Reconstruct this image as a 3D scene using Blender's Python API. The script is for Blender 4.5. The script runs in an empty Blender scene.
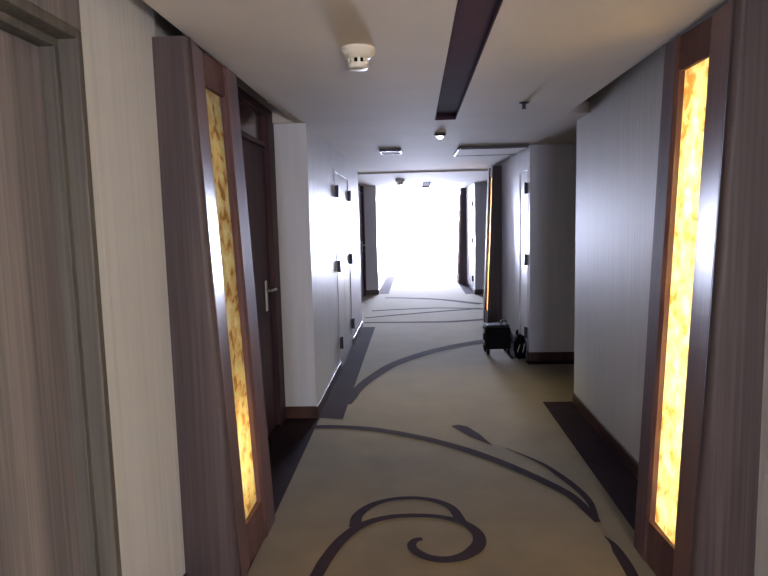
import bpy, bmesh, math, random
from mathutils import Vector, Matrix
import numpy as np

random.seed(7)
SC = bpy.context.scene
COL = SC.collection

# ------------------------------------------------------------------ camera
EYE = 1.60
F_PX = 610.0
def camera_matrix(vp=(415.5, 220.0), roll=0.024):
    u, v = vp[0] - 384, 288 - vp[1]
    c, s = math.cos(roll), math.sin(roll)
    ur, vr = u * c + v * s, -u * s + v * c
    d = Vector((ur, vr, F_PX)).normalized()
    p = math.atan2(vr, F_PX)
    up = Vector((0, math.cos(p), -math.sin(p)))
    X = d.cross(up)
    if X.x < 0:
        X = -X
    def rolled(a):                     # (right, up, forward) of the camera
        return Vector((c * a.x - s * a.y, s * a.x + c * a.y, a.z))
    X, Y, Z = rolled(X), rolled(d), rolled(up)
    right = Vector((X[0], Y[0], Z[0])); upv = Vector((X[1], Y[1], Z[1])); fwd = Vector((X[2], Y[2], Z[2]))
    m = Matrix.Identity(4)
    for i in range(3):
        m[i][0] = right[i]; m[i][1] = upv[i]; m[i][2] = -fwd[i]
    m[2][3] = EYE
    return m
cam_data = bpy.data.cameras.new('camera')
cam = bpy.data.objects.new('camera', cam_data)
COL.objects.link(cam)
cam_data.sensor_width = 36.0
cam_data.lens = F_PX / 768 * 36.0
cam_data.clip_start = 0.02
cam.matrix_world = camera_matrix()
SC.camera = cam

# ------------------------------------------------------------------ light and exposure
SC.view_settings.view_transform = 'Standard'
SC.view_settings.look = 'None'
SC.view_settings.gamma = 1.0
SC.view_settings.use_curve_mapping = False
SC.view_settings.exposure = 0.0

END_Y = 21.0
world = bpy.data.worlds.new('daylight')
SC.world = world
world.use_nodes = True
bg = world.node_tree.nodes['Background']
bg.inputs['Color'].default_value = (0.68, 0.74, 1.0, 1)
bg.inputs['Strength'].default_value = 185.0

BACK = -7.0           # the corridor goes on behind the camera; small rear opening added for fill light
RWX0, RWX1, RWZ0, RWZ1 = 0.10, 0.60, 1.20, 1.80
def portal(name, x0, x1, z0, z1, y, rx):
    l = bpy.data.lights.new(name, 'AREA')
    l.shape = 'RECTANGLE'; l.size = x1 - x0; l.size_y = z1 - z0
    l.cycles.is_portal = True
    o = bpy.data.objects.new(name, l); COL.objects.link(o)
    o.location = ((x0 + x1) / 2, y, (z0 + z1) / 2); o.rotation_euler = (rx, 0, 0)
portal('window_portal', -0.84, 1.24, 0.05, 2.3, END_Y + 0.25, -math.pi / 2)
portal('rear_fill_portal', RWX0, RWX1, RWZ0, RWZ1, BACK - 0.25, math.pi / 2)

def lamp(name, loc, energy, color, size, rot=(0, 0, 0), spread=None):
    l = bpy.data.lights.new(name, 'AREA')
    l.shape = 'DISK'; l.size = size; l.energy = energy; l.color = color
    if spread: l.spread = spread
    o = bpy.data.objects.new(name, l); COL.objects.link(o)
    o.location = loc; o.rotation_euler = rot
    return o
# unseen fill bulb added behind the camera to brighten the near walls and ceiling
wl = bpy.data.lights.new('rear_fill_bulb', 'POINT'); wl.energy = 225; wl.color = (1.0, 0.94, 0.87); wl.shadow_soft_size = 0.12
wo = bpy.data.objects.new('rear_fill_bulb', wl); COL.objects.link(wo); wo.location = (0.95, -1.3, 1.5)

# ------------------------------------------------------------------ materials
def new_mat(name):
    m = bpy.data.materials.new(name); m.use_nodes = True
    nt = m.node_tree
    return m, nt, nt.nodes['Principled BSDF']
def rgb(c):                                     # sRGB 0-255 to linear
    return tuple(((x / 255) / 12.92 if x / 255 <= 0.04045 else ((x / 255 + 0.055) / 1.055) ** 2.4) for x in c) + (1,)
def plain(name, c, rough=0.5, metal=0.0, spec=0.5, noise=0.0, scale=(20, 20, 20), bump=0.0):
    m, nt, b = new_mat(name)
    b.inputs['Roughness'].default_value = rough
    b.inputs['Metallic'].default_value = metal
    b.inputs['Specular IOR Level'].default_value = spec
    b.inputs['Base Color'].default_value = rgb(c)
    if noise or bump:
        tc = nt.nodes.new('ShaderNodeTexCoord'); mp = nt.nodes.new('ShaderNodeMapping')
        mp.inputs['Scale'].default_value = scale
        nz = nt.nodes.new('ShaderNodeTexNoise'); nz.inputs['Scale'].default_value = 1.0
        nz.inputs['Detail'].default_value = 5
        nt.links.new(tc.outputs['Object'], mp.inputs['Vector']); nt.links.new(mp.outputs[0], nz.inputs['Vector'])
        if noise:
            cr = nt.nodes.new('ShaderNodeValToRGB')
            lo = tuple(x * (1 - noise) for x in rgb(c)[:3]) + (1,); hi = tuple(min(1, x * (1 + noise)) for x in rgb(c)[:3]) + (1,)
            cr.color_ramp.elements[0].color = lo; cr.color_ramp.elements[0].position = 0.3
            cr.color_ramp.elements[1].color = hi; cr.color_ramp.elements[1].position = 0.7
            nt.links.new(nz.outputs['Fac'], cr.inputs[0]); nt.links.new(cr.outputs[0], b.inputs['Base Color'])
        if bump:
            bp = nt.nodes.new('ShaderNodeBump'); bp.inputs['Strength'].default_value = bump
            bp.inputs['Distance'].default_value = 0.01
            nt.links.new(nz.outputs['Fac'], bp.inputs['Height']); nt.links.new(bp.outputs[0], b.inputs['Normal'])
    return m
def wood(name, c1, c2, c3, rough=0.45, scale=1.0, spec=0.5):
    m, nt, b = new_mat(name)
    b.inputs['Roughness'].default_value = rough
    b.inputs['Specular IOR Level'].default_value = spec
    tc = nt.nodes.new('ShaderNodeTexCoord')
    def noise(sc, det):
        mp = nt.nodes.new('ShaderNodeMapping'); mp.inputs['Scale'].default_value = sc
        nz = nt.nodes.new('ShaderNodeTexNoise'); nz.inputs['Scale'].default_value = scale
        nz.inputs['Detail'].default_value = det
        nt.links.new(tc.outputs['Object'], mp.inputs['Vector']); nt.links.new(mp.outputs[0], nz.inputs['Vector'])
        return nz
    n1 = noise((9, 9, 0.25), 3); n2 = noise((70, 70, 1.2), 4)
    mx = nt.nodes.new('ShaderNodeMath'); mx.operation = 'MULTIPLY_ADD'; mx.inputs[1].default_value = 0.45
    sc = nt.nodes.new('ShaderNodeMath'); sc.operation = 'MULTIPLY'; sc.inputs[1].default_value = 0.55
    nt.links.new(n1.outputs['Fac'], sc.inputs[0]); nt.links.new(n2.outputs['Fac'], mx.inputs[0]); nt.links.new(sc.outputs[0], mx.inputs[2])
    cr = nt.nodes.new('ShaderNodeValToRGB')
    e = cr.color_ramp.elements
    e[0].position = 0.36; e[0].color = rgb(c1); e[1].position = 0.64; e[1].color = rgb(c3)
    k = e.new(0.5); k.color = rgb(c2)
    nt.links.new(mx.outputs[0], cr.inputs[0]); nt.links.new(cr.outputs[0], b.inputs['Base Color'])
    bp = nt.nodes.new('ShaderNodeBump'); bp.inputs['Strength'].default_value = 0.06; bp.inputs['Distance'].default_value = 0.004
    nt.links.new(n2.outputs['Fac'], bp.inputs['Height']); nt.links.new(bp.outputs[0], b.inputs['Normal'])
    return m
def emit(name, c, s):
    m, nt, b = new_mat(name)
    b.inputs['Base Color'].default_value = c
    b.inputs['Emission Color'].default_value = c
    b.inputs['Emission Strength'].default_value = s
    return m

M = {}
M['wallpaper'] = plain('cream_wallpaper', (202, 200, 199), 0.52, noise=0.06, scale=(45, 45, 1.2), bump=0.2)
M['plaster'] = plain('grey_white_wall_paint', (204, 204, 210), 0.42, noise=0.07, scale=(14, 14, 0.8), bump=0.10)
M['ceiling'] = plain('ceiling_paint', (200, 192, 184), 0.8, spec=0.3, noise=0.04, scale=(2, 2, 2), bump=0.05)
M['gap_shade'] = plain('gap_shade_tone', (38, 35, 38), 0.8)  # shade inside the ceiling gaps, put into the slab's colour
M['oak'] = wood('grey_oak_laminate', (88, 81, 82), (112, 104, 104), (134, 126, 123), 0.5)
M['oak_frame'] = wood('olive_grey_laminate', (74, 70, 66), (88, 83, 77), (104, 98, 90), 0.55, spec=0.3)
M['dark_oak'] = wood('dark_brown_laminate', (52, 43, 44), (66, 55, 56), (80, 68, 67), 0.55, spec=0.3)
M['lacquer'] = wood('red_brown_lacquered_wood', (84, 56, 54), (96, 64, 62), (108, 76, 72), 0.3)
M['walnut'] = wood('dark_walnut_door', (52, 32, 42), (62, 40, 50), (74, 48, 58), 0.55, spec=0.25)
M['lacquer_satin'] = wood('red_brown_satin_wood', (74, 53, 53), (88, 63, 63), (100, 74, 72), 0.6, spec=0.2)
M['skirting'] = wood('dark_skirting', (66, 46, 42), (78, 54, 48), (88, 64, 56), 0.3)
M['white_door'] = plain('white_door_paint', (222, 224, 228), 0.28)
M['steel'] = plain('brushed_steel', (200, 196, 188), 0.3, 1.0)
M['dark_metal'] = plain('dark_hinge_metal', (62, 60, 70), 0.45, 0.6)
M['plastic'] = plain('cream_plastic', (226, 218, 204), 0.35)
M['black'] = plain('black_plastic', (8, 8, 12), 0.7, spec=0.12)
M['black_fabric'] = plain('black_nylon', (10, 10, 14), 1.0, spec=0.05, noise=0.3, scale=(60, 60, 60), bump=0.3)
M['slot_dark'] = plain('dark_slot_paint', (66, 46, 60), 0.95, spec=0.05)
M['chrome'] = plain('chrome', (225, 225, 230), 0.15, 1.0)
M['lens'] = emit('lit_downlight_lens', (1.0, 0.96, 0.8, 1), 6.0)
M['tube'] = emit('warm_fluorescent_tube', (1.0, 0.93, 0.78, 1), 3400.0)
M['tube_fill'] = emit('upper_glass_fill_glow', (1.0, 0.92, 0.78, 1), 2.0)  # faint glow added behind the upper left glass to brighten it
M['tube_low'] = emit('warm_fluorescent_tube_dim', (1.0, 0.92, 0.66, 1), 110.0)

def carpet_mat(name, c, var, sheen):
    m, nt, b = new_mat(name)
    b.inputs['Roughness'].default_value = 0.9
    b.inputs['Specular IOR Level'].default_value = 0.12 if sheen else 0.06
    b.inputs['Sheen Weight'].default_value = sheen
    b.inputs['Sheen Tint'].default_value = (0.92, 0.89, 0.76, 1)
    b.inputs['Sheen Roughness'].default_value = 0.4
    tc = nt.nodes.new('ShaderNodeTexCoord')
    n1 = nt.nodes.new('ShaderNodeTexNoise'); n1.inputs['Scale'].default_value = 3.0; n1.inputs['Detail'].default_value = 6
    n2 = nt.nodes.new('ShaderNodeTexNoise'); n2.inputs['Scale'].default_value = 350.0; n2.inputs['Detail'].default_value = 2
    nt.links.new(tc.outputs['Object'], n1.inputs['Vector']); nt.links.new(tc.outputs['Object'], n2.inputs['Vector'])
    mx = nt.nodes.new('ShaderNodeMath'); mx.operation = 'ADD'
    nt.links.new(n1.outputs['Fac'], mx.inputs[0]); nt.links.new(n2.outputs['Fac'], mx.inputs[1])
    cr = nt.nodes.new('ShaderNodeValToRGB')
    cr.color_ramp.elements[0].position = 0.35; cr.color_ramp.elements[1].position = 0.65
    cr.color_ramp.elements[0].color = tuple(x * (1 - var) for x in rgb(c)[:3]) + (1,)
    cr.color_ramp.elements[1].color = tuple(x * (1 + var) for x in rgb(c)[:3]) + (1,)
    hf = nt.nodes.new('ShaderNodeMath'); hf.operation = 'MULTIPLY'; hf.inputs[1].default_value = 0.5
    nt.links.new(mx.outputs[0], hf.inputs[0]); nt.links.new(hf.outputs[0], cr.inputs[0])
    nt.links.new(cr.outputs[0], b.inputs['Base Color'])
    bp = nt.nodes.new('ShaderNodeBump'); bp.inputs['Strength'].default_value = 0.35; bp.inputs['Distance'].default_value = 0.004
    nt.links.new(n2.outputs['Fac'], bp.inputs['Height']); nt.links.new(bp.outputs[0], b.inputs['Normal'])
    return m
M['carpet'] = carpet_mat('beige_carpet', (99, 83, 56), 0.22, 0.34)
M['carpet_dark'] = carpet_mat('dark_brown_carpet', (46, 33, 38), 0.2, 0.0)

def art_glass(name):
    m, nt, b = new_mat(name)
    nt.nodes.remove(b)
    out = nt.nodes['Material Output']
    tc = nt.nodes.new('ShaderNodeTexCoord')
    n1 = nt.nodes.new('ShaderNodeTexNoise'); n1.inputs['Scale'].default_value = 15.0; n1.inputs['Detail'].default_value = 8; n1.inputs['Distortion'].default_value = 0.4
    n2 = nt.nodes.new('ShaderNodeTexVoronoi'); n2.inputs['Scale'].default_value = 45.0
    nt.links.new(tc.outputs['Object'], n1.inputs['Vector']); nt.links.new(tc.outputs['Object'], n2.inputs['Vector'])
    cr = nt.nodes.new('ShaderNodeValToRGB'); e = cr.color_ramp.elements
    e[0].position = 0.36; e[0].color = (0.50, 0.32, 0.14, 1)
    e[1].position = 0.62; e[1].color = (1.0, 0.94, 0.74, 1)
    k = e.new(0.47); k.color = (0.90, 0.74, 0.46, 1)
    k = e.new(0.54); k.color = (0.82, 0.80, 0.50, 1)
    nt.links.new(n1.outputs['Fac'], cr.inputs[0])
    tr = nt.nodes.new('ShaderNodeBsdfTranslucent'); df = nt.nodes.new('ShaderNodeBsdfDiffuse'); gl = nt.nodes.new('ShaderNodeBsdfGlossy')
    gl.inputs['Roughness'].default_value = 0.12
    nt.links.new(cr.outputs[0], tr.inputs['Color']); nt.links.new(cr.outputs[0], df.inputs['Color'])
    m1 = nt.nodes.new('ShaderNodeMixShader'); m1.inputs[0].default_value = 0.35
    nt.links.new(tr.outputs[0], m1.inputs[1]); nt.links.new(df.outputs[0], m1.inputs[2])
    m2 = nt.nodes.new('ShaderNodeMixShader'); m2.inputs[0].default_value = 0.06
    nt.links.new(m1.outputs[0], m2.inputs[1]); nt.links.new(gl.outputs[0], m2.inputs[2])
    bp = nt.nodes.new('ShaderNodeBump'); bp.inputs['Strength'].default_value = 0.4; bp.inputs['Distance'].default_value = 0.01
    nt.links.new(n2.outputs['Distance'], bp.inputs['Height'])
    nt.links.new(bp.outputs[0], gl.inputs['Normal'])
    nt.links.new(m2.outputs[0], out.inputs['Surface'])
    return m
M['amber'] = art_glass('amber_art_glass')
mg, ntg, bgl = new_mat('clear_glass')
ntg.nodes.remove(bgl)
_t = ntg.nodes.new('ShaderNodeBsdfTransparent'); _g = ntg.nodes.new('ShaderNodeBsdfGlossy'); _g.inputs['Roughness'].default_value = 0.02
_m = ntg.nodes.new('ShaderNodeMixShader'); _m.inputs[0].default_value = 0.04
ntg.links.new(_t.outputs[0], _m.inputs[1]); ntg.links.new(_g.outputs[0], _m.inputs[2])
ntg.links.new(_m.outputs[0], ntg.nodes['Material Output'].inputs['Surface'])
M['glass'] = mg

# ------------------------------------------------------------------ helpers
def link(name, bm, mat, parent=None, smooth=False, mats=None):
    me = bpy.data.meshes.new(name)
    bmesh.ops.recalc_face_normals(bm, faces=bm.faces)
    bm.to_mesh(me); bm.free()
    for mm in (mats or [mat]):
        me.materials.append(mm)
    if smooth:
        for p in me.polygons: p.use_smooth = True
        try: me.set_sharp_from_angle(angle=math.radians(35))
        except Exception: pass
    o = bpy.data.objects.new(name, me); COL.objects.link(o)
    if parent: o.parent = parent
    return o
def BM(): return bmesh.new()
def box(bm, x0, x1, y0, y1, z0, z1, bevel=0.0, seg=2):
    g = bmesh.ops.create_cube(bm, size=1.0)
    vs = g['verts']
    for v in vs:
        v.co = Vector(((x0 + x1) / 2 + v.co.x * (x1 - x0), (y0 + y1) / 2 + v.co.y * (y1 - y0), (z0 + z1) / 2 + v.co.z * (z1 - z0)))
    if bevel:
        es = list({e for v in vs for e in v.link_edges})
        bmesh.ops.bevel(bm, geom=es, offset=bevel, segments=seg, profile=0.5, affect='EDGES')
def loft(bm, A, B):
    """prism between two point loops of equal length"""
    a = [bm.verts.new(p) for p in A]; b = [bm.verts.new(p) for p in B]
    n = len(a)
    for i in range(n):
        bm.faces.new((a[i], a[(i + 1) % n], b[(i + 1) % n], b[i]))
    bm.faces.new(a[::-1]); bm.faces.new(b)
def lathe(bm, prof, center=(0, 0, 0), n=32, axis='Z'):
    rings = []
    for r, z in prof:
        ring = []
        for i in range(n):
            t = 2 * math.pi * i / n
            p = Vector((r * math.cos(t), r * math.sin(t), z))
            if axis == 'X': p = Vector((p.z, p.x, p.y))
            if axis == 'Y': p = Vector((p.x, p.z, p.y))
            ring.append(bm.verts.new(p + Vector(center)))
        rings.append(ring)
    for a, b in zip(rings, rings[1:]):
        for i in range(n):
            bm.faces.new((a[i], a[(i + 1) % n], b[(i + 1) % n], b[i]))
    bm.faces.new(rings[0]); bm.faces.new(rings[-1][::-1])
def tube(bm, pts, r, n=10):
    pts = [Vector(p) for p in pts]
    rings = []
    ref = Vector((0.3, 0.2, 1)).normalized()
    for i, p in enumerate(pts):
        t = (pts[min(i + 1, len(pts) - 1)] - pts[max(i - 1, 0)]).normalized()
        a = t.cross(ref)
        if a.length < 1e-3: a = t.cross(Vector((1, 0, 0)))
        a.normalize(); b = t.cross(a)
        rings.append([bm.verts.new(p + a * r * math.cos(2 * math.pi * k / n) + b * r * math.sin(2 * math.pi * k / n)) for k in range(n)])
    for a, b in zip(rings, rings[1:]):
        for k in range(n):
            bm.faces.new((a[k], a[(k + 1) % n], b[(k + 1) % n], b[k]))
    bm.faces.new(rings[0][::-1]); bm.faces.new(rings[-1])
def catmull(pts, m=8):
    P = [Vector((p[0], p[1], p[2] if len(p) > 2 else 0)) for p in pts]
    P = [2 * P[0] - P[1]] + P + [2 * P[-1] - P[-2]]
    out = []
    for i in range(1, len(P) - 2):
        for k in range(m):
            t = k / m
            a, b, c, d = P[i - 1], P[i], P[i + 1], P[i + 2]
            out.append(0.5 * ((2 * b) + (c - a) * t + (2 * a - 5 * b + 4 * c - d) * t * t + (3 * b - a - 3 * c + d) * t ** 3))
    out.append(P[-2])
    return out
def tag(o, label, cat, group=None):
    o['label'] = label; o['category'] = cat
    if group: o['group'] = group
    return o
def struct(o):
    o['kind'] = 'structure'
    return o
def empty(name, loc=(0, 0, 0), rz=0):
    o = bpy.data.objects.new(name, None); COL.objects.link(o)
    o.location = loc; o.rotation_euler = (0, 0, rz); o.empty_display_size = 0.1
    return o

# ------------------------------------------------------------------ setting: plan
CEIL = 2.37           # underside of the ceiling
TOP = 2.58            # soffit above the shadow gaps
XL0, XL1, XL2 = -1.03, -1.10, -0.84      # left: near wall, door recess, flush wall
XR0, XR1, XR2 = 1.26, 1.33, 1.245        # right: near wall, set-back wall, flush wall
ALC = 3.4                                 # depth of the side alcove
T = 0.30
# doors: (wall face x, y0, y1, top)
D1 = (0.86, 1.90, 2.20)
D2 = (3.50, 4.80, 2.46)
DS = (6.42, 7.74, 2.16)
D3 = (11.75, 13.15, 2.46)
DR = (6.86, 7.44, 2.16)
DR3 = (13.35, 14.15, 2.16)

bm = BM()
box(bm, XL0 - T - 0.1, XL0, BACK, D1[0], 0, TOP)
box(bm, XL0 - T - 0.1, XL0, D1[0], D1[1], D1[2], TOP)
box(bm, XL0 - T - 0.1, XL0, D1[1], 2.50, 0, TOP)
box(bm, XL1 - T, XL1, 2.50, D2[0], 0, TOP)
box(bm, XL1 - T, XL1, D2[0], D2[1], D2[2], TOP)
box(bm, -1.8, XL1 - T, BACK, D2[1] + 0.04, 0, TOP)  # outer shell added to stop daylight leaking in around the doors
o = struct(link('wall_left', bm, M['wallpaper']))
bm = BM()
box(bm, XL1 - T, XL2, D2[1] + 0.04, DS[0], 0, TOP)
box(bm, XL1 - T, XL2, DS[0], DS[1], DS[2], TOP)
box(bm, XL1 - T, XL2, DS[1], 9.10, 0, TOP)
box(bm, XL1 - T, XL1, 9.10, D3[0], 0, TOP)
box(bm, XL1 - T, XL1, D3[0], D3[1], D3[2], TOP)
box(bm, XL1 - T, XL2, D3[1] + 0.1, 17.6, 0, TOP)
box(bm, XL1 - T, XL1, 17.6, END_Y, 0, TOP)
box(bm, -1.8, XL1 - T, D2[1] + 0.04, END_Y, 0, TOP)  # same added shell further on, keeps outside light from leaking under doors
struct(link('wall_left_beyond', bm, M['plaster']))
bm = BM()
box(bm, XR0, XR1 + T, BACK, 2.28, 0, TOP)
box(bm, XR1, XR1 + T, 2.28, 5.18, 0, TOP)
struct(link('wall_right', bm, M['wallpaper']))
bm = BM()
box(bm, XR2 + 0.0, XR2 + 0.06, 6.78, DR[0], 0, TOP)
box(bm, XR2 + 0.06, ALC, 6.78, 6.95, 0, TOP)
box(bm, XR2, XR2 + T, DR[0], DR[1], DR[2], TOP)
box(bm, XR2, XR2 + T, DR[1], 8.95, 0, TOP)
box(bm, XR1, XR1 + T, 8.95, 11.3, 0, TOP)
box(bm, XR1 + T, ALC, 11.1, 11.3, 0, TOP)
box(bm, XR2, ALC, 13.0, DR3[0], 0, TOP)
box(bm, XR2, XR2 + T, DR3[0], DR3[1], DR3[2], TOP)
box(bm, XR2, XR2 + T, DR3[1], 15.1, 0, TOP)
box(bm, XR1, XR1 + T, 15.1, END_Y, 0, TOP)
box(bm, XR2 + T, ALC, 6.95, 11.1, 0, TOP)  # solid block added behind the flush door against light leaks
box(bm, XR1 + T, ALC, DR3[0], END_Y, 0, TOP)
struct(link('wall_right_beyond', bm, M['plaster']))
bm = BM()
box(bm, XR1 + T, ALC, 5.02, 5.18, 0, TOP)
box(bm, ALC, ALC + 0.15, 5.02, 6.95, 0, TOP)
box(bm, ALC, ALC + 0.15, 11.1, 13.2, 0, TOP)
struct(link('wall_alcove', bm, M['plaster']))
bm = BM()
box(bm, -1.8, RWX0, BACK - 0.2, BACK, 0, TOP); box(bm, RWX1, 2.0, BACK - 0.2, BACK, 0, TOP)
box(bm, RWX0, RWX1, BACK - 0.2, BACK, 0, RWZ0); box(bm, RWX0, RWX1, BACK - 0.2, BACK, RWZ1, TOP)
struct(link('wall_back', bm, M['wallpaper']))
# end wall with the window
WX0, WX1, WZ0, WZ1 = -0.84, 1.24, 0.05, 2.30
bm = BM()
box(bm, -1.8, WX0, END_Y, END_Y + 0.2, 0, TOP); box(bm, WX1, ALC + 0.3, END_Y, END_Y + 0.2, 0, TOP)
box(bm, WX0, WX1, END_Y, END_Y + 0.2, WZ1, TOP); box(bm, WX0, WX1, END_Y, END_Y + 0.2, 0, WZ0)
struct(link('wall_end', bm, M['plaster']))
w = struct(empty('window_1', (0, END_Y, 0)))
bm = BM()
e = 0.05
box(bm, WX0, WX0 + e, 0.05, 0.12, WZ0, WZ1); box(bm, WX1 - e, WX1, 0.05, 0.12, WZ0, WZ1)
box(bm, WX0 + e, WX1 - e, 0.05, 0.12, WZ0, WZ0 + e); box(bm, WX0 + e, WX1 - e, 0.05, 0.12, WZ1 - e, WZ1)
link('window_frame', bm, M['white_door'], w)
bm = BM(); box(bm, WX0 + e, WX1 - e, 0.082, 0.088, WZ0 + e, WZ1 - e)
link('pane', bm, M['glass'], w)

# ceiling: near lowered part with open shadow gaps at both sides, and the part beyond
CX0, CX1 = -0.92, 1.15
SX0, SX1 = 0.163, 0.326                        # the linear slot
SLOT_END = 4.88
NEAR_END = 4.80
bm = BM()
box(bm, CX0, SX0, BACK, NEAR_END, CEIL, CEIL + 0.09)
box(bm, SX1, CX1, BACK, NEAR_END, CEIL, CEIL + 0.09)
box(bm, -1.45, SX0, NEAR_END, 9.92, CEIL + 0.004, CEIL + 0.09)
box(bm, SX1, ALC + 0.2, NEAR_END, 9.92, CEIL + 0.004, CEIL + 0.09)
box(bm, SX0, SX1, SLOT_END, 9.92, CEIL + 0.004, CEIL + 0.09)
struct(link('ceiling', bm, M['ceiling']))
S2A, S2B = 12.3, 14.4
LOW = CEIL - 0.02
bm = BM()
box(bm, -1.45, SX0, 9.92, END_Y, LOW, CEIL + 0.09)
box(bm, SX1, ALC + 0.2, 9.92, END_Y, LOW, CEIL + 0.09)
box(bm, SX0, SX1, 9.92, S2A, LOW, CEIL + 0.09)
box(bm, SX0, SX1, S2B, END_Y, LOW, CEIL + 0.09)
struct(link('ceiling_beyond', bm, M['ceiling']))
bm = BM(); box(bm, -1.7, ALC + 0.3, BACK - 0.2, END_Y + 0.2, TOP, TOP + 0.12)
struct(link('ceiling_slab', bm, M['gap_shade']))

# floor: fitted carpet with its woven dark bands, scrolls and leaves (one surface)
bm = BM()
box(bm, -1.7, ALC + 0.3, BACK - 0.2, END_Y + 0.2, -0.12, 0.0)
for f in bm.faces: f.material_index = 0
PZ = 0.0015
def flat(poly, z=PZ):
    f = bm.faces.new([bm.verts.new((x, y, z)) for x, y in poly])
    f.material_index = 1
def ribbon(pts, widths, z=PZ, m=8):
    P = catmull(pts, m); n = len(P)
    L = []
    for i, p in enumerate(P):
        t = P[min(i + 1, n - 1)] - P[max(i - 1, 0)]; t.z = 0; t.normalize()
        nn = Vector((-t.y, t.x, 0))
        s = i / (n - 1) * (len(widths) - 1); k = min(int(s), len(widths) - 2); wd = widths[k] + (widths[k + 1] - widths[k]) * (s - k)
        L.append((bm.verts.new((p.x + nn.x * wd / 2, p.y + nn.y * wd / 2, z)), bm.verts.new((p.x - nn.x * wd / 2, p.y - nn.y * wd / 2, z))))
    for (a, b), (c, d) in zip(L, L[1:]):
        f = bm.faces.new((a, b, d, c)); f.material_index = 1
flat([(-1.15, 2.6), (-0.80, 2.6), (-0.815, 4.86), (-1.15, 4.86)])
flat([(-0.84, 4.84), (-0.62, 4.80), (-0.64, 9.12), (-0.84, 9.12)])
flat([(1.085, 2.4), (1.34, 2.4), (1.34, 5.23), (1.075, 5.23)])
flat([(1.06, 6.9), (1.25, 6.9), (1.25, 8.9), (1.06, 8.9)])
flat([(1.20, 6.60), (2.6, 6.60), (2.6, 6.79), (1.20, 6.79)])
flat([(-0.84, 13.3), (-0.62, 13.3), (-0.62, 17.6), (-0.84, 17.6)])
flat([(1.04, 13.0), (1.25, 13.0), (1.25, 15.1), (1.04, 15.1)])
Z2 = 0.0022
ribbon([(-0.515, 2.42), (-0.478, 2.604), (-0.457, 2.724), (-0.409, 2.895), (-0.328, 3.043), (-0.212, 3.133), (-0.077, 3.167), (0.081, 3.158), (0.211, 3.099), (0.279, 3.003), (0.29, 2.901), (0.251, 2.816), (0.186, 2.756), (0.106, 2.734), (0.028, 2.755), (-0.032, 2.813), (-0.048, 2.867), (-0.028, 2.91), (0.005, 2.922)],
       [0.06, 0.065, 0.06, 0.045, 0.04, 0.06, 0.075, 0.055, 0.05, 0.045, 0.03], Z2)
ribbon([(-0.345, 3.04), (-0.345, 3.166), (-0.28, 3.288), (-0.17, 3.361), (-0.032, 3.380), (0.09, 3.34), (0.175, 3.25), (0.215, 3.09)], [0.07, 0.055, 0.04, 0.04, 0.05, 0.06])
ribbon([(-0.95, 4.616), (-0.869, 4.615), (-0.621, 4.611), (-0.321, 4.539), (-0.002, 4.371), (0.261, 4.176), (0.47, 3.97), (0.652, 3.744), (0.822, 3.492), (0.88, 3.357), (0.91, 3.213), (0.928, 3.10)],
       [0.065, 0.075, 0.08, 0.08, 0.078, 0.072, 0.062, 0.052, 0.035], Z2)
ribbon([(0.60, 4.15), (0.785, 3.889), (0.867, 3.684), (0.923, 3.5), (0.948, 3.32), (0.930, 3.11)], [0.006, 0.03, 0.045, 0.045, 0.04, 0.02], Z2 + 0.0006)
flat([(0.247, 4.621), (0.303, 4.648), (0.372, 4.605), (0.45, 4.43), (0.518, 4.194), (0.372, 4.376)])
ribbon([(0.918, 2.96), (0.937, 2.884), (0.938, 2.812), (0.94, 2.693), (0.932, 2.5)], [0.004, 0.03, 0.05, 0.055, 0.05])
ribbon([(-0.63, 5.20), (-0.603, 5.421), (-0.59, 5.613), (-0.544, 5.861), (-0.47, 6.129), (-0.32, 6.577), (-0.145, 6.908), (0.163, 7.333), (0.53, 7.688), (0.812, 7.895), (0.951, 7.967), (1.235, 8.118)],
       [0.07, 0.10, 0.12, 0.15, 0.17, 0.18], Z2)
ribbon([(-0.84, 9.526), (-0.273, 9.508), (0.214, 9.501), (0.544, 9.509), (0.994, 9.641), (1.244, 9.746)], [0.10, 0.13, 0.15, 0.16])
ribbon([(-0.868, 10.001), (-0.327, 10.269), (0.399, 10.591), (1.123, 10.873)], [0.08, 0.12])
ribbon([(-0.807, 10.781), (-0.309, 10.91), (0.416, 11.016), (1.204, 10.803)], [0.10, 0.10])
ribbon([(-0.664, 12.595), (-0.35, 12.552), (0.443, 12.207), (1.202, 11.453)], [0.12, 0.2])
for f in bm.faces:
    if f.material_index == 1 and f.normal.z < 0: f.normal_flip()
struct(link('floor', bm, None, mats=[M['carpet'], M['carpet_dark']]))

# skirting boards
def skirting(name, runs):
    b = BM()
    for r in runs: box(b, *r, 0.0, 0.10, 0.004)
    return struct(link(name, b, M['skirting']))
K = 0.014
skirting('baseboard_left', [(XL0, XL0 + K, D1[1] + 0.003, 2.45), (XL1, XL1 + K, 3.16, D2[0] - 0.02),
                            (XL1, XL2, D2[1] + 0.04 - K, D2[1] + 0.04), (XL2, XL2 + K, D2[1] + 0.04 - K, DS[0]), (XL2, XL2 + K, DS[1], 9.1),
                            (XL1, XL1 + K, 9.1, D3[0]), (XL1, XL2, D3[1] + 0.1 - K, D3[1] + 0.1), (XL2, XL2 + K, D3[1] + 0.1 - K, 17.6)])
skirting('baseboard_right', [(XR1 - K, XR1, 2.90, 5.18), (XR2, ALC, 6.78 - K, 6.78), (XR2 - K, XR2, 6.78 - K, DR[0]), (XR2 - K, XR2, DR[1], 8.93),
                             (XR1 - K, XR1, 9.58, 11.3), (XR2, ALC, 13.0 - K, 13.0), (XR2 - K, XR2, 13.0 - K, DR3[0]), (XR2 - K, XR2, DR3[1], 15.08)])
skirting('baseboard_alcove', [(XR1, ALC, 5.18, 5.18 + K), (ALC - K, ALC, 5.18 + K, 6.78 - K)])

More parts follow.
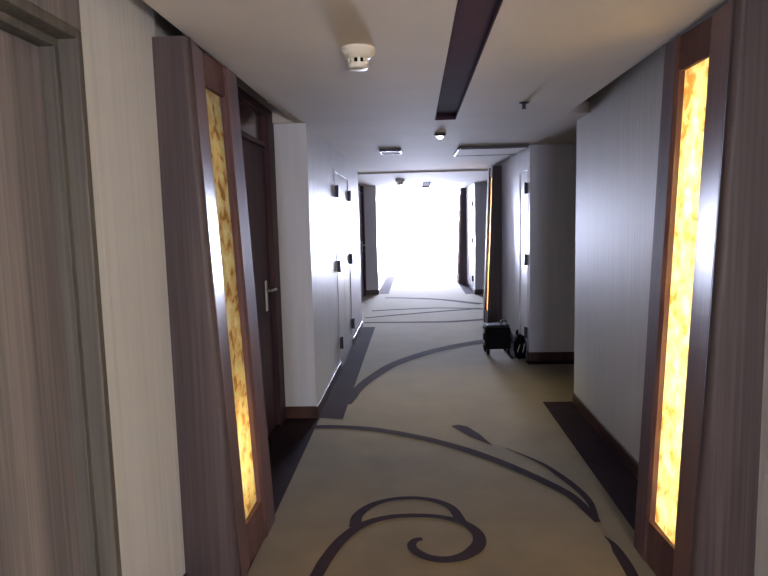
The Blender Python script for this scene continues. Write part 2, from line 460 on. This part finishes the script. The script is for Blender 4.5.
# ------------------------------------------------------------------ doors
# near left room door, grey oak, leaf set back in a stepped frame
d = struct(empty('door_1', (XL0, D1[0], 0)))
W1 = D1[1] - D1[0]
H1 = D1[2]
bm = BM()
for (ya, yb) in ((0.0, 0.03), (W1 - 0.03, W1)):
    box(bm, -0.20, 0.016, ya, yb, 0, H1, 0.003)
box(bm, -0.20, 0.016, 0.03, W1 - 0.03, H1 - 0.03, H1, 0.003)
for (ya, yb) in ((0.03, 0.055), (W1 - 0.055, W1 - 0.03)):
    box(bm, -0.20, -0.042, ya, yb, 0, H1 - 0.055, 0.002)
box(bm, -0.20, -0.042, 0.03, W1 - 0.03, H1 - 0.055, H1 - 0.03, 0.002)
link('door_frame', bm, M['oak_frame'], d)
bm = BM(); box(bm, -0.13, -0.085, 0.056, W1 - 0.056, 0.008, H1 - 0.058, 0.002)
link('door_leaf', bm, M['oak'], d)
bm = BM(); box(bm, 0.0, 0.016, 0.0, W1, H1 + 0.001, TOP - 0.03, 0.002)
link('over_panel', bm, M['oak'], d)

def lever(parent, x, y, z, sx, sy):
    """plate and lever handle on a leaf facing sx, lever pointing sy"""
    h = BM(); box(h, x, x + 0.010 * sx, y - 0.022, y + 0.022, z - 0.115, z + 0.115, 0.004)
    hp = link('handle_plate', h, M['steel'], parent)
    h = BM(); tube(h, [(x + 0.008 * sx, y, z + 0.04), (x + 0.05 * sx, y, z + 0.04)], 0.011)
    tube(h, catmull([(x + 0.05 * sx, y - 0.008 * sy, z + 0.04), (x + 0.054 * sx, y + 0.05 * sy, z + 0.04), (x + 0.05 * sx, y + 0.13 * sy, z + 0.036)], 4), 0.010)
    link('lever', h, M['steel'], hp, smooth=True)

def room_door(name, D, wallx, leafx):
    q = struct(empty(name, (leafx, D[0], 0)))
    wd = D[1] - D[0]; top = D[2]
    b = BM()
    box(b, -0.10, 0.035, 0, 0.14, 0, top, 0.003); box(b, -0.10, 0.035, wd - 0.14, wd + 0.035, 0, top, 0.003)
    box(b, -0.10, 0.012, 0.14, wd - 0.14, 2.17, 2.205, 0.003); box(b, -0.10, 0.035, 0.14, wd - 0.14, top - 0.05, top, 0.003)
    link('door_frame', b, M['walnut'], q)
    b = BM(); box(b, -0.05, -0.004, 0.142, wd - 0.142, 0.008, 2.166, 0.002)
    leaf = link('door_leaf', b, M['walnut'], q)
    # over-panel, slightly bowed so the window glints in it
    b = BM()
    n = 12; ya, yb = 0.142, wd - 0.142
    A = []; B = []
    for k in range(n + 1):
        t = k / n; y = ya + (yb - ya) * t; bow = 0.030 * (1 - (2 * t - 1) ** 2)
        A.append((bow - 0.02, y, 2.207)); B.append((bow - 0.02, y, top - 0.052))
    A += [(-0.05, yb, 2.207), (-0.05, ya, 2.207)]; B += [(-0.05, yb, top - 0.052), (-0.05, ya, top - 0.052)]
    loft(b, A, B)
    link('over_panel', b, M['walnut_gloss'], q, smooth=True)
    lever(leaf, -0.004, wd - 0.30, 1.06, 1, 1)
    return q
M['walnut_gloss'] = wood('glossy_walnut_panel', (62, 40, 46), (72, 48, 54), (84, 58, 62), 0.16)
room_door('door_2', D2, XL1, XL1 - 0.03)
room_door('door_3', D3, XL1, XL1 - 0.03)

def service_door(name, face, y0, y1, top, side, leaves, hinge_ends):
    """flush white riser cupboard doors; side +1 faces +x"""
    q = struct(empty(name, (face, y0, 0)))
    wd = y1 - y0
    b = BM()
    box(b, *sorted((-0.09 * side, 0.004 * side)), 0, 0.04, 0, top, 0.002); box(b, *sorted((-0.09 * side, 0.004 * side)), wd - 0.04, wd, 0, top, 0.002)
    box(b, *sorted((-0.09 * side, 0.004 * side)), 0.04, wd - 0.04, top - 0.04, top, 0.002)
    link('door_frame', b, M['plaster'], q)
    lw = (wd - 0.08) / leaves
    for k in range(leaves):
        b = BM(); a = 0.04 + lw * k
        box(b, *sorted((-0.045 * side, -0.004 * side)), a + 0.003, a + lw - 0.003, 0.015, top - 0.044, 0.002)
        leaf = link('door_leaf', b, M['white_door'], q)
        hy = a if hinge_ends[k] == 0 else a + lw
        for hz in (0.30, 1.13, 1.92):
            h = BM(); box(h, *sorted((-0.003 * side, 0.022 * side)), hy - 0.035, hy + 0.035, hz - 0.06, hz + 0.06, 0.004)
            lathe(h, [(0.011, -0.065), (0.011, 0.065)], (0.026 * side, hy, hz), 10)
            link('hinge', h, M['dark_metal'], leaf)
    return q
service_door('door_4', XL2, DS[0], DS[1], DS[2], 1, 2, (0, 1))
service_door('door_5', XR2, DR[0], DR[1], DR[2], -1, 1, (0,))
service_door('door_6', XR2, DR3[0], DR3[1], DR3[2], -1, 1, (0,))

# ------------------------------------------------------------------ lit pilasters
def pilaster(name, label, side, wallx, y0, y1, g0, g1, bottom, top_d, lamps, gz=(0.20, 2.20)):
    """wedge pilaster on a wall; side +1 stands on the left wall and faces +x.
       bottom/top_d: how far the front stands off the wall at the floor and at the top"""
    H = 2.345
    root = empty(name, (wallx, y0, 0))
    tag(root, label, 'wall light', 'lit wood pilasters along the corridor')
    dd = lambda z: bottom + (top_d - bottom) * z / H
    def P(d, y, z): return (side * d, y - y0, z)
    def prism(sec, z0, z1, bmx):
        """sec: list of (offset from the front face, or ('w', distance off the wall)), y"""
        def loop(z):
            return [P((s[1] if isinstance(s, tuple) else dd(z) + s), y, z) for s, y in sec]
        loft(bmx, loop(z0), loop(z1))
    w0 = ('w', 0.0)
    R = 0.03
    # near side panel with rounded nose
    nose = [(-R + R * math.sin(a), y0 + R - R * math.cos(a)) for a in [math.radians(t) for t in (0, 15, 30, 45, 60, 75, 90)]]
    b = BM(); prism([(w0, y0)] + nose + [(-0.004, y0 + 0.045), (w0, y0 + 0.045)], 0, H, b)
    link('side_panel', b, M['dark_oak'], root, smooth=True)
    b = BM(); prism([(w0, y1 - 0.03), (-0.012, y1 - 0.03), (-0.012, y1), (w0, y1)], 0, H, b)
    link('side_panel', b, M['dark_oak'], root)
    b = BM(); prism([(w0, y0 + 0.045), (('w', 0.015), y0 + 0.045), (('w', 0.015), y1 - 0.03), (w0, y1 - 0.03)], 0, H, b)
    link('back_panel', b, M['plastic'], root)
    # front frame: near stile slopes in towards the glass
    b = BM(); prism([(-0.003, y0 + 0.045), (-0.020, g0), (-0.035, g0), (-0.035, y0 + 0.045)], 0, H, b)
    link('stile', b, M['lacquer'], root)
    b = BM(); prism([(-0.012, g1), (0.0, g1 + 0.02), (0.0, y1 - 0.012), (-0.012, y1), (-0.035, y1 - 0.03), (-0.035, g1)], 0, H, b)
    link('stile', b, M['lacquer_satin'], root)
    for z0, z1 in ((0, gz[0]), (gz[1], H)):
        b = BM(); prism([(-0.020, g0), (-0.008, g1), (-0.035, g1), (-0.035, g0)], z0, z1, b)
        link('rail', b, M['lacquer_satin'], root)
    b = BM(); prism([(-0.036, g0 - 0.02), (-0.036, g1 + 0.02), (-0.042, g1 + 0.02), (-0.042, g0 - 0.02)], gz[0] - 0.02, gz[1] + 0.02, b)
    link('glass_panel', b, M['amber'], root)
    b = BM(); prism([(w0, y0 + 0.045), (-0.04, y0 + 0.045), (-0.04, y1 - 0.03), (w0, y1 - 0.03)], H - 0.02, H - 0.002, b)
    link('top_panel', b, M['dark_oak'], root)
    for (z0, z1, mt) in lamps:
        b = BM(); tube(b, [P(0.06, (g0 + g1) / 2, z0), P(0.06, (g0 + g1) / 2, z1)], 0.016, 12)
        tb = link('lamp_tube', b, M[mt], root, smooth=True)
    return root
pilaster('light_pilaster', 'leaning dark wood pilaster with speckled amber glass brightest at its foot, left wall',
         1, XL0, 2.46, 3.13, 2.68, 2.925, -0.79 - XL0, -0.885 - XL0, [(0.30, 0.70, 'tube_low'), (0.80, 2.05, 'tube_fill')])
pilaster('light_pilaster', 'leaning dark wood pilaster with glowing yellow white glass strip, nearest on the right',
         -1, XR0, 2.25, 2.88, 2.48, 2.725, XR0 - 1.03, XR0 - 1.12, [(0.25, 1.15, 'tube'), (1.2, 2.1, 'tube')])
pilaster('light_pilaster', 'far lit pilaster beside the recess behind the black case on the right',
         -1, XR1, 8.95, 9.57, 9.15, 9.38, XR1 - 1.03, XR1 - 1.12, [(0.25, 1.15, 'tube'), (1.2, 2.1, 'tube')])
pilaster('light_pilaster', 'farthest lit pilaster on the right, next to the bright end window',
         -1, XR1, 15.1, 15.72, 15.3, 15.53, XR1 - 1.03, XR1 - 1.12, [(0.25, 1.15, 'tube'), (1.2, 2.1, 'tube')])

# ------------------------------------------------------------------ ceiling fittings
def slot(label, y0, y1, zc):
    r = tag(empty('slot_diffuser', (SX0, y0, zc)), label, 'air vent')
    L = y1 - y0; wd = SX1 - SX0
    b = BM(); box(b, 0.001, wd - 0.001, 0.001, L - 0.001, 0.022, 0.040)
    link('backing', b, M['slot_dark'], r)
    b = BM()
    box(b, 0.001, 0.008, 0.001, L - 0.001, -0.002, 0.022); box(b, wd - 0.008, wd - 0.001, 0.001, L - 0.001, -0.002, 0.022)
    box(b, 0.008, wd - 0.008, L - 0.008, L - 0.001, -0.002, 0.022); box(b, 0.008, wd - 0.008, 0.001, 0.008, -0.002, 0.022)
    link('frame', b, M['slot_dark'], r)
slot('long dark slot vent running along the near ceiling', -1.5, SLOT_END, CEIL)
slot('short dark slot vent in the far ceiling near the window', S2A, S2B, LOW)

def smoke_detector(label, loc, s=1.0):
    r = tag(empty('smoke_detector', loc), label, 'smoke detector')
    b = BM(); lathe(b, [(0.078 * s, 0.0), (0.080 * s, -0.012 * s), (0.074 * s, -0.024 * s), (0.056 * s, -0.042 * s), (0.046 * s, -0.046 * s)])
    link('base', b, M['plastic'], r, smooth=True)
    b = BM(); lathe(b, [(0.034 * s, -0.046 * s), (0.034 * s, -0.066 * s)])
    link('sensing_chamber', b, M['black'], r, smooth=True)
    b = BM(); lathe(b, [(0.046 * s, -0.066 * s), (0.047 * s, -0.078 * s), (0.042 * s, -0.088 * s), (0.02 * s, -0.092 * s)])
    for k in range(9):
        a = 2 * math.pi * k / 9
        c, sn = math.cos(a), math.sin(a)
        p = [(c * 0.038 * s - sn * 0.006 * s, sn * 0.038 * s + c * 0.006 * s), (c * 0.047 * s - sn * 0.006 * s, sn * 0.047 * s + c * 0.006 * s),
             (c * 0.047 * s + sn * 0.006 * s, sn * 0.047 * s - c * 0.006 * s), (c * 0.038 * s + sn * 0.006 * s, sn * 0.038 * s - c * 0.006 * s)]
        loft(b, [(x, y, -0.046 * s) for x, y in p], [(x, y, -0.067 * s) for x, y in p])
    link('cap', b, M['plastic'], r, smooth=True)
smoke_detector('cream round smoke detector on the near ceiling left of the dark slot', (-0.245, 2.83, CEIL))
smoke_detector('small far smoke detector, dark against the bright window end', (-0.27, 11.4, LOW), 1.15)

r = tag(empty('sprinkler_head', (0.745, 4.27, CEIL)), 'small dark sprinkler head hanging at the right of the ceiling', 'sprinkler')
b = BM(); lathe(b, [(0.034, 0.0), (0.034, -0.004), (0.016, -0.010)]); link('escutcheon', b, M['dark_metal'], r, smooth=True)
b = BM(); lathe(b, [(0.012, -0.010), (0.012, -0.030), (0.008, -0.038)])
link('body', b, M['dark_metal'], r)
b = BM(); lathe(b, [(0.017, -0.038), (0.017, -0.042)], n=16); link('deflector', b, M['dark_metal'], r)

r = tag(empty('downlight', (0.237, 5.70, CEIL + 0.004)), 'small round ceiling downlight just beyond the end of the slot', 'ceiling light')
b = BM(); lathe(b, [(0.052, 0.0), (0.052, -0.012), (0.046, -0.020), (0.030, -0.022)]); link('ring', b, M['dark_metal'], r, smooth=True)
b = BM(); lathe(b, [(0.030, -0.022), (0.028, -0.034), (0.018, -0.044), (0.006, -0.048)]); link('lens', b, M['lens'], r, smooth=True)
dl = bpy.data.lights.new('downlight_beam', 'SPOT'); dl.energy = 110; dl.color = (1.0, 0.95, 0.64); dl.spot_size = math.radians(72); dl.spot_blend = 0.9; dl.shadow_soft_size = 0.03
do = bpy.data.objects.new('downlight_beam', dl); COL.objects.link(do); do.location = (0.237, 5.66, 2.31); do.rotation_euler = (math.radians(-6), 0, 0)

r = tag(empty('ceiling_stud', (-0.915, 3.93, CEIL)), 'tiny bright metal stud at the left ceiling edge above the door', 'stud')
b = BM(); lathe(b, [(0.011, 0.0), (0.011, -0.008)], n=16); link('collar', b, M['steel'], r, smooth=True)
b = BM(); lathe(b, [(0.007, -0.008), (0.009, -0.014), (0.006, -0.020), (0.002, -0.022)], n=16); link('tip', b, M['chrome'], r, smooth=True)

def hatch(label, x0, x1, y0, y1, tilt):
    r = tag(empty('access_hatch', ((x0 + x1) / 2, y1, CEIL + 0.003)), label, 'ceiling hatch')
    r.rotation_euler = (tilt, 0, 0)
    hw = (x1 - x0) / 2; L = y1 - y0
    b = BM(); box(b, -hw + 0.02, hw - 0.02, -L + 0.02, -0.01, -0.016, -0.004, 0.002); link('panel', b, M['ceiling'], r)
    b = BM()
    box(b, -hw, -hw + 0.02, -L, 0, -0.020, -0.001); box(b, hw - 0.02, hw, -L, 0, -0.020, -0.001)
    box(b, -hw + 0.02, hw - 0.02, -L, -L + 0.02, -0.020, -0.001); box(b, -hw + 0.02, hw - 0.02, -0.01, 0, -0.020, -0.001)
    link('frame', b, M['dark_metal'], r)
hatch('wide ceiling access hatch on the right above the black case', 0.47, 1.22, 6.75, 7.55, 0.012)
hatch('small ceiling access hatch left of the corridor centre', -0.38, -0.14, 6.75, 7.10, 0.014)

# ------------------------------------------------------------------ case and bag on the floor
r = tag(empty('equipment_case', (0.94, 7.22, 0), math.radians(5)), 'black boxy wheeled equipment case on the carpet at the right wall corner', 'case')
b = BM(); box(b, -0.145, 0.145, -0.11, 0.11, 0.065, 0.315, 0.015); link('body', b, M['black'], r)
b = BM(); box(b, -0.135, 0.135, -0.10, 0.10, 0.316, 0.350, 0.012); link('lid', b, plain('dark_grey_plastic', (30, 30, 38), 0.6, spec=0.3), r)
b = BM(); tube(b, catmull([(0.05, 0, 0.345), (0.052, 0, 0.385), (0.085, 0, 0.395), (0.118, 0, 0.385), (0.12, 0, 0.345)], 4), 0.009); link('handle', b, M['chrome'], r, smooth=True)
for x, y in ((-0.12, -0.09), (0.12, -0.09), (-0.12, 0.09), (0.12, 0.09)):
    b = BM(); lathe(b, [(0.020, -0.014), (0.033, -0.010), (0.033, 0.010), (0.020, 0.014)], (x, y, 0.033), 20, 'X'); link('wheel', b, M['black'], r, smooth=True)
    b = BM(); box(b, x - 0.022, x - 0.016, y - 0.012, y + 0.012, 0.03, 0.062); box(b, x + 0.016, x + 0.022, y - 0.012, y + 0.012, 0.03, 0.062); box(b, x - 0.022, x + 0.022, y - 0.012, y + 0.012, 0.060, 0.068); bmesh.ops.remove_doubles(b, verts=b.verts, dist=0.0025); link('caster_fork', b, M['dark_metal'], r)
for z in (0.13, 0.27):
    b = BM(); box(b, -0.158, -0.144, -0.04, 0.03, z - 0.028, z + 0.028, 0.004); link('latch', b, M['chrome'], r)
b = BM(); tube(b, [(-0.15, 0.06, 0.07), (-0.15, 0.06, 0.33)], 0.006); link('edge_trim', b, M['chrome'], r)

r = tag(empty('tool_bag', (1.170, 6.99, 0), math.radians(-2)), 'slumped black bag with shiny buckles, squeezed between the black case and the wall', 'bag')
b = BM()
g = bmesh.ops.create_uvsphere(b, u_segments=28, v_segments=16, radius=1.0)
for v in g['verts']:
    c = v.co
    sq = lambda t, p: math.copysign(abs(t) ** p, t)
    x, y, z = sq(c.x, 0.65), sq(c.y, 0.65), sq(c.z, 0.6)
    wob = 0.008 * math.sin(9 * c.x + 3 * c.z) * math.cos(7 * c.y)
    v.co = Vector((x * 0.066 + wob * 0.5, y * 0.20 + wob, max(0.0, 0.125 + z * 0.13 + wob)))
link('body', b, M['black_fabric'], r, smooth=True)
b = BM(); tube(b, catmull([(-0.02, -0.10, 0.235), (-0.03, -0.07, 0.29), (-0.02, 0, 0.31), (-0.02, 0.07, 0.29), (-0.02, 0.10, 0.235)], 5), 0.010); link('carry_strap', b, M['black_fabric'], r, smooth=True)
b = BM(); box(b, -0.04, 0.02, -0.215, -0.18, 0.05, 0.15, 0.012); link('pocket', b, M['black_fabric'], r)
b = BM(); tube(b, [(-0.045, -0.20, 0.10), (-0.02, -0.213, 0.19)], 0.010); tube(b, [(0.01, -0.218, 0.10), (0.03, -0.212, 0.20)], 0.008); link('buckle', b, M['chrome'], r)
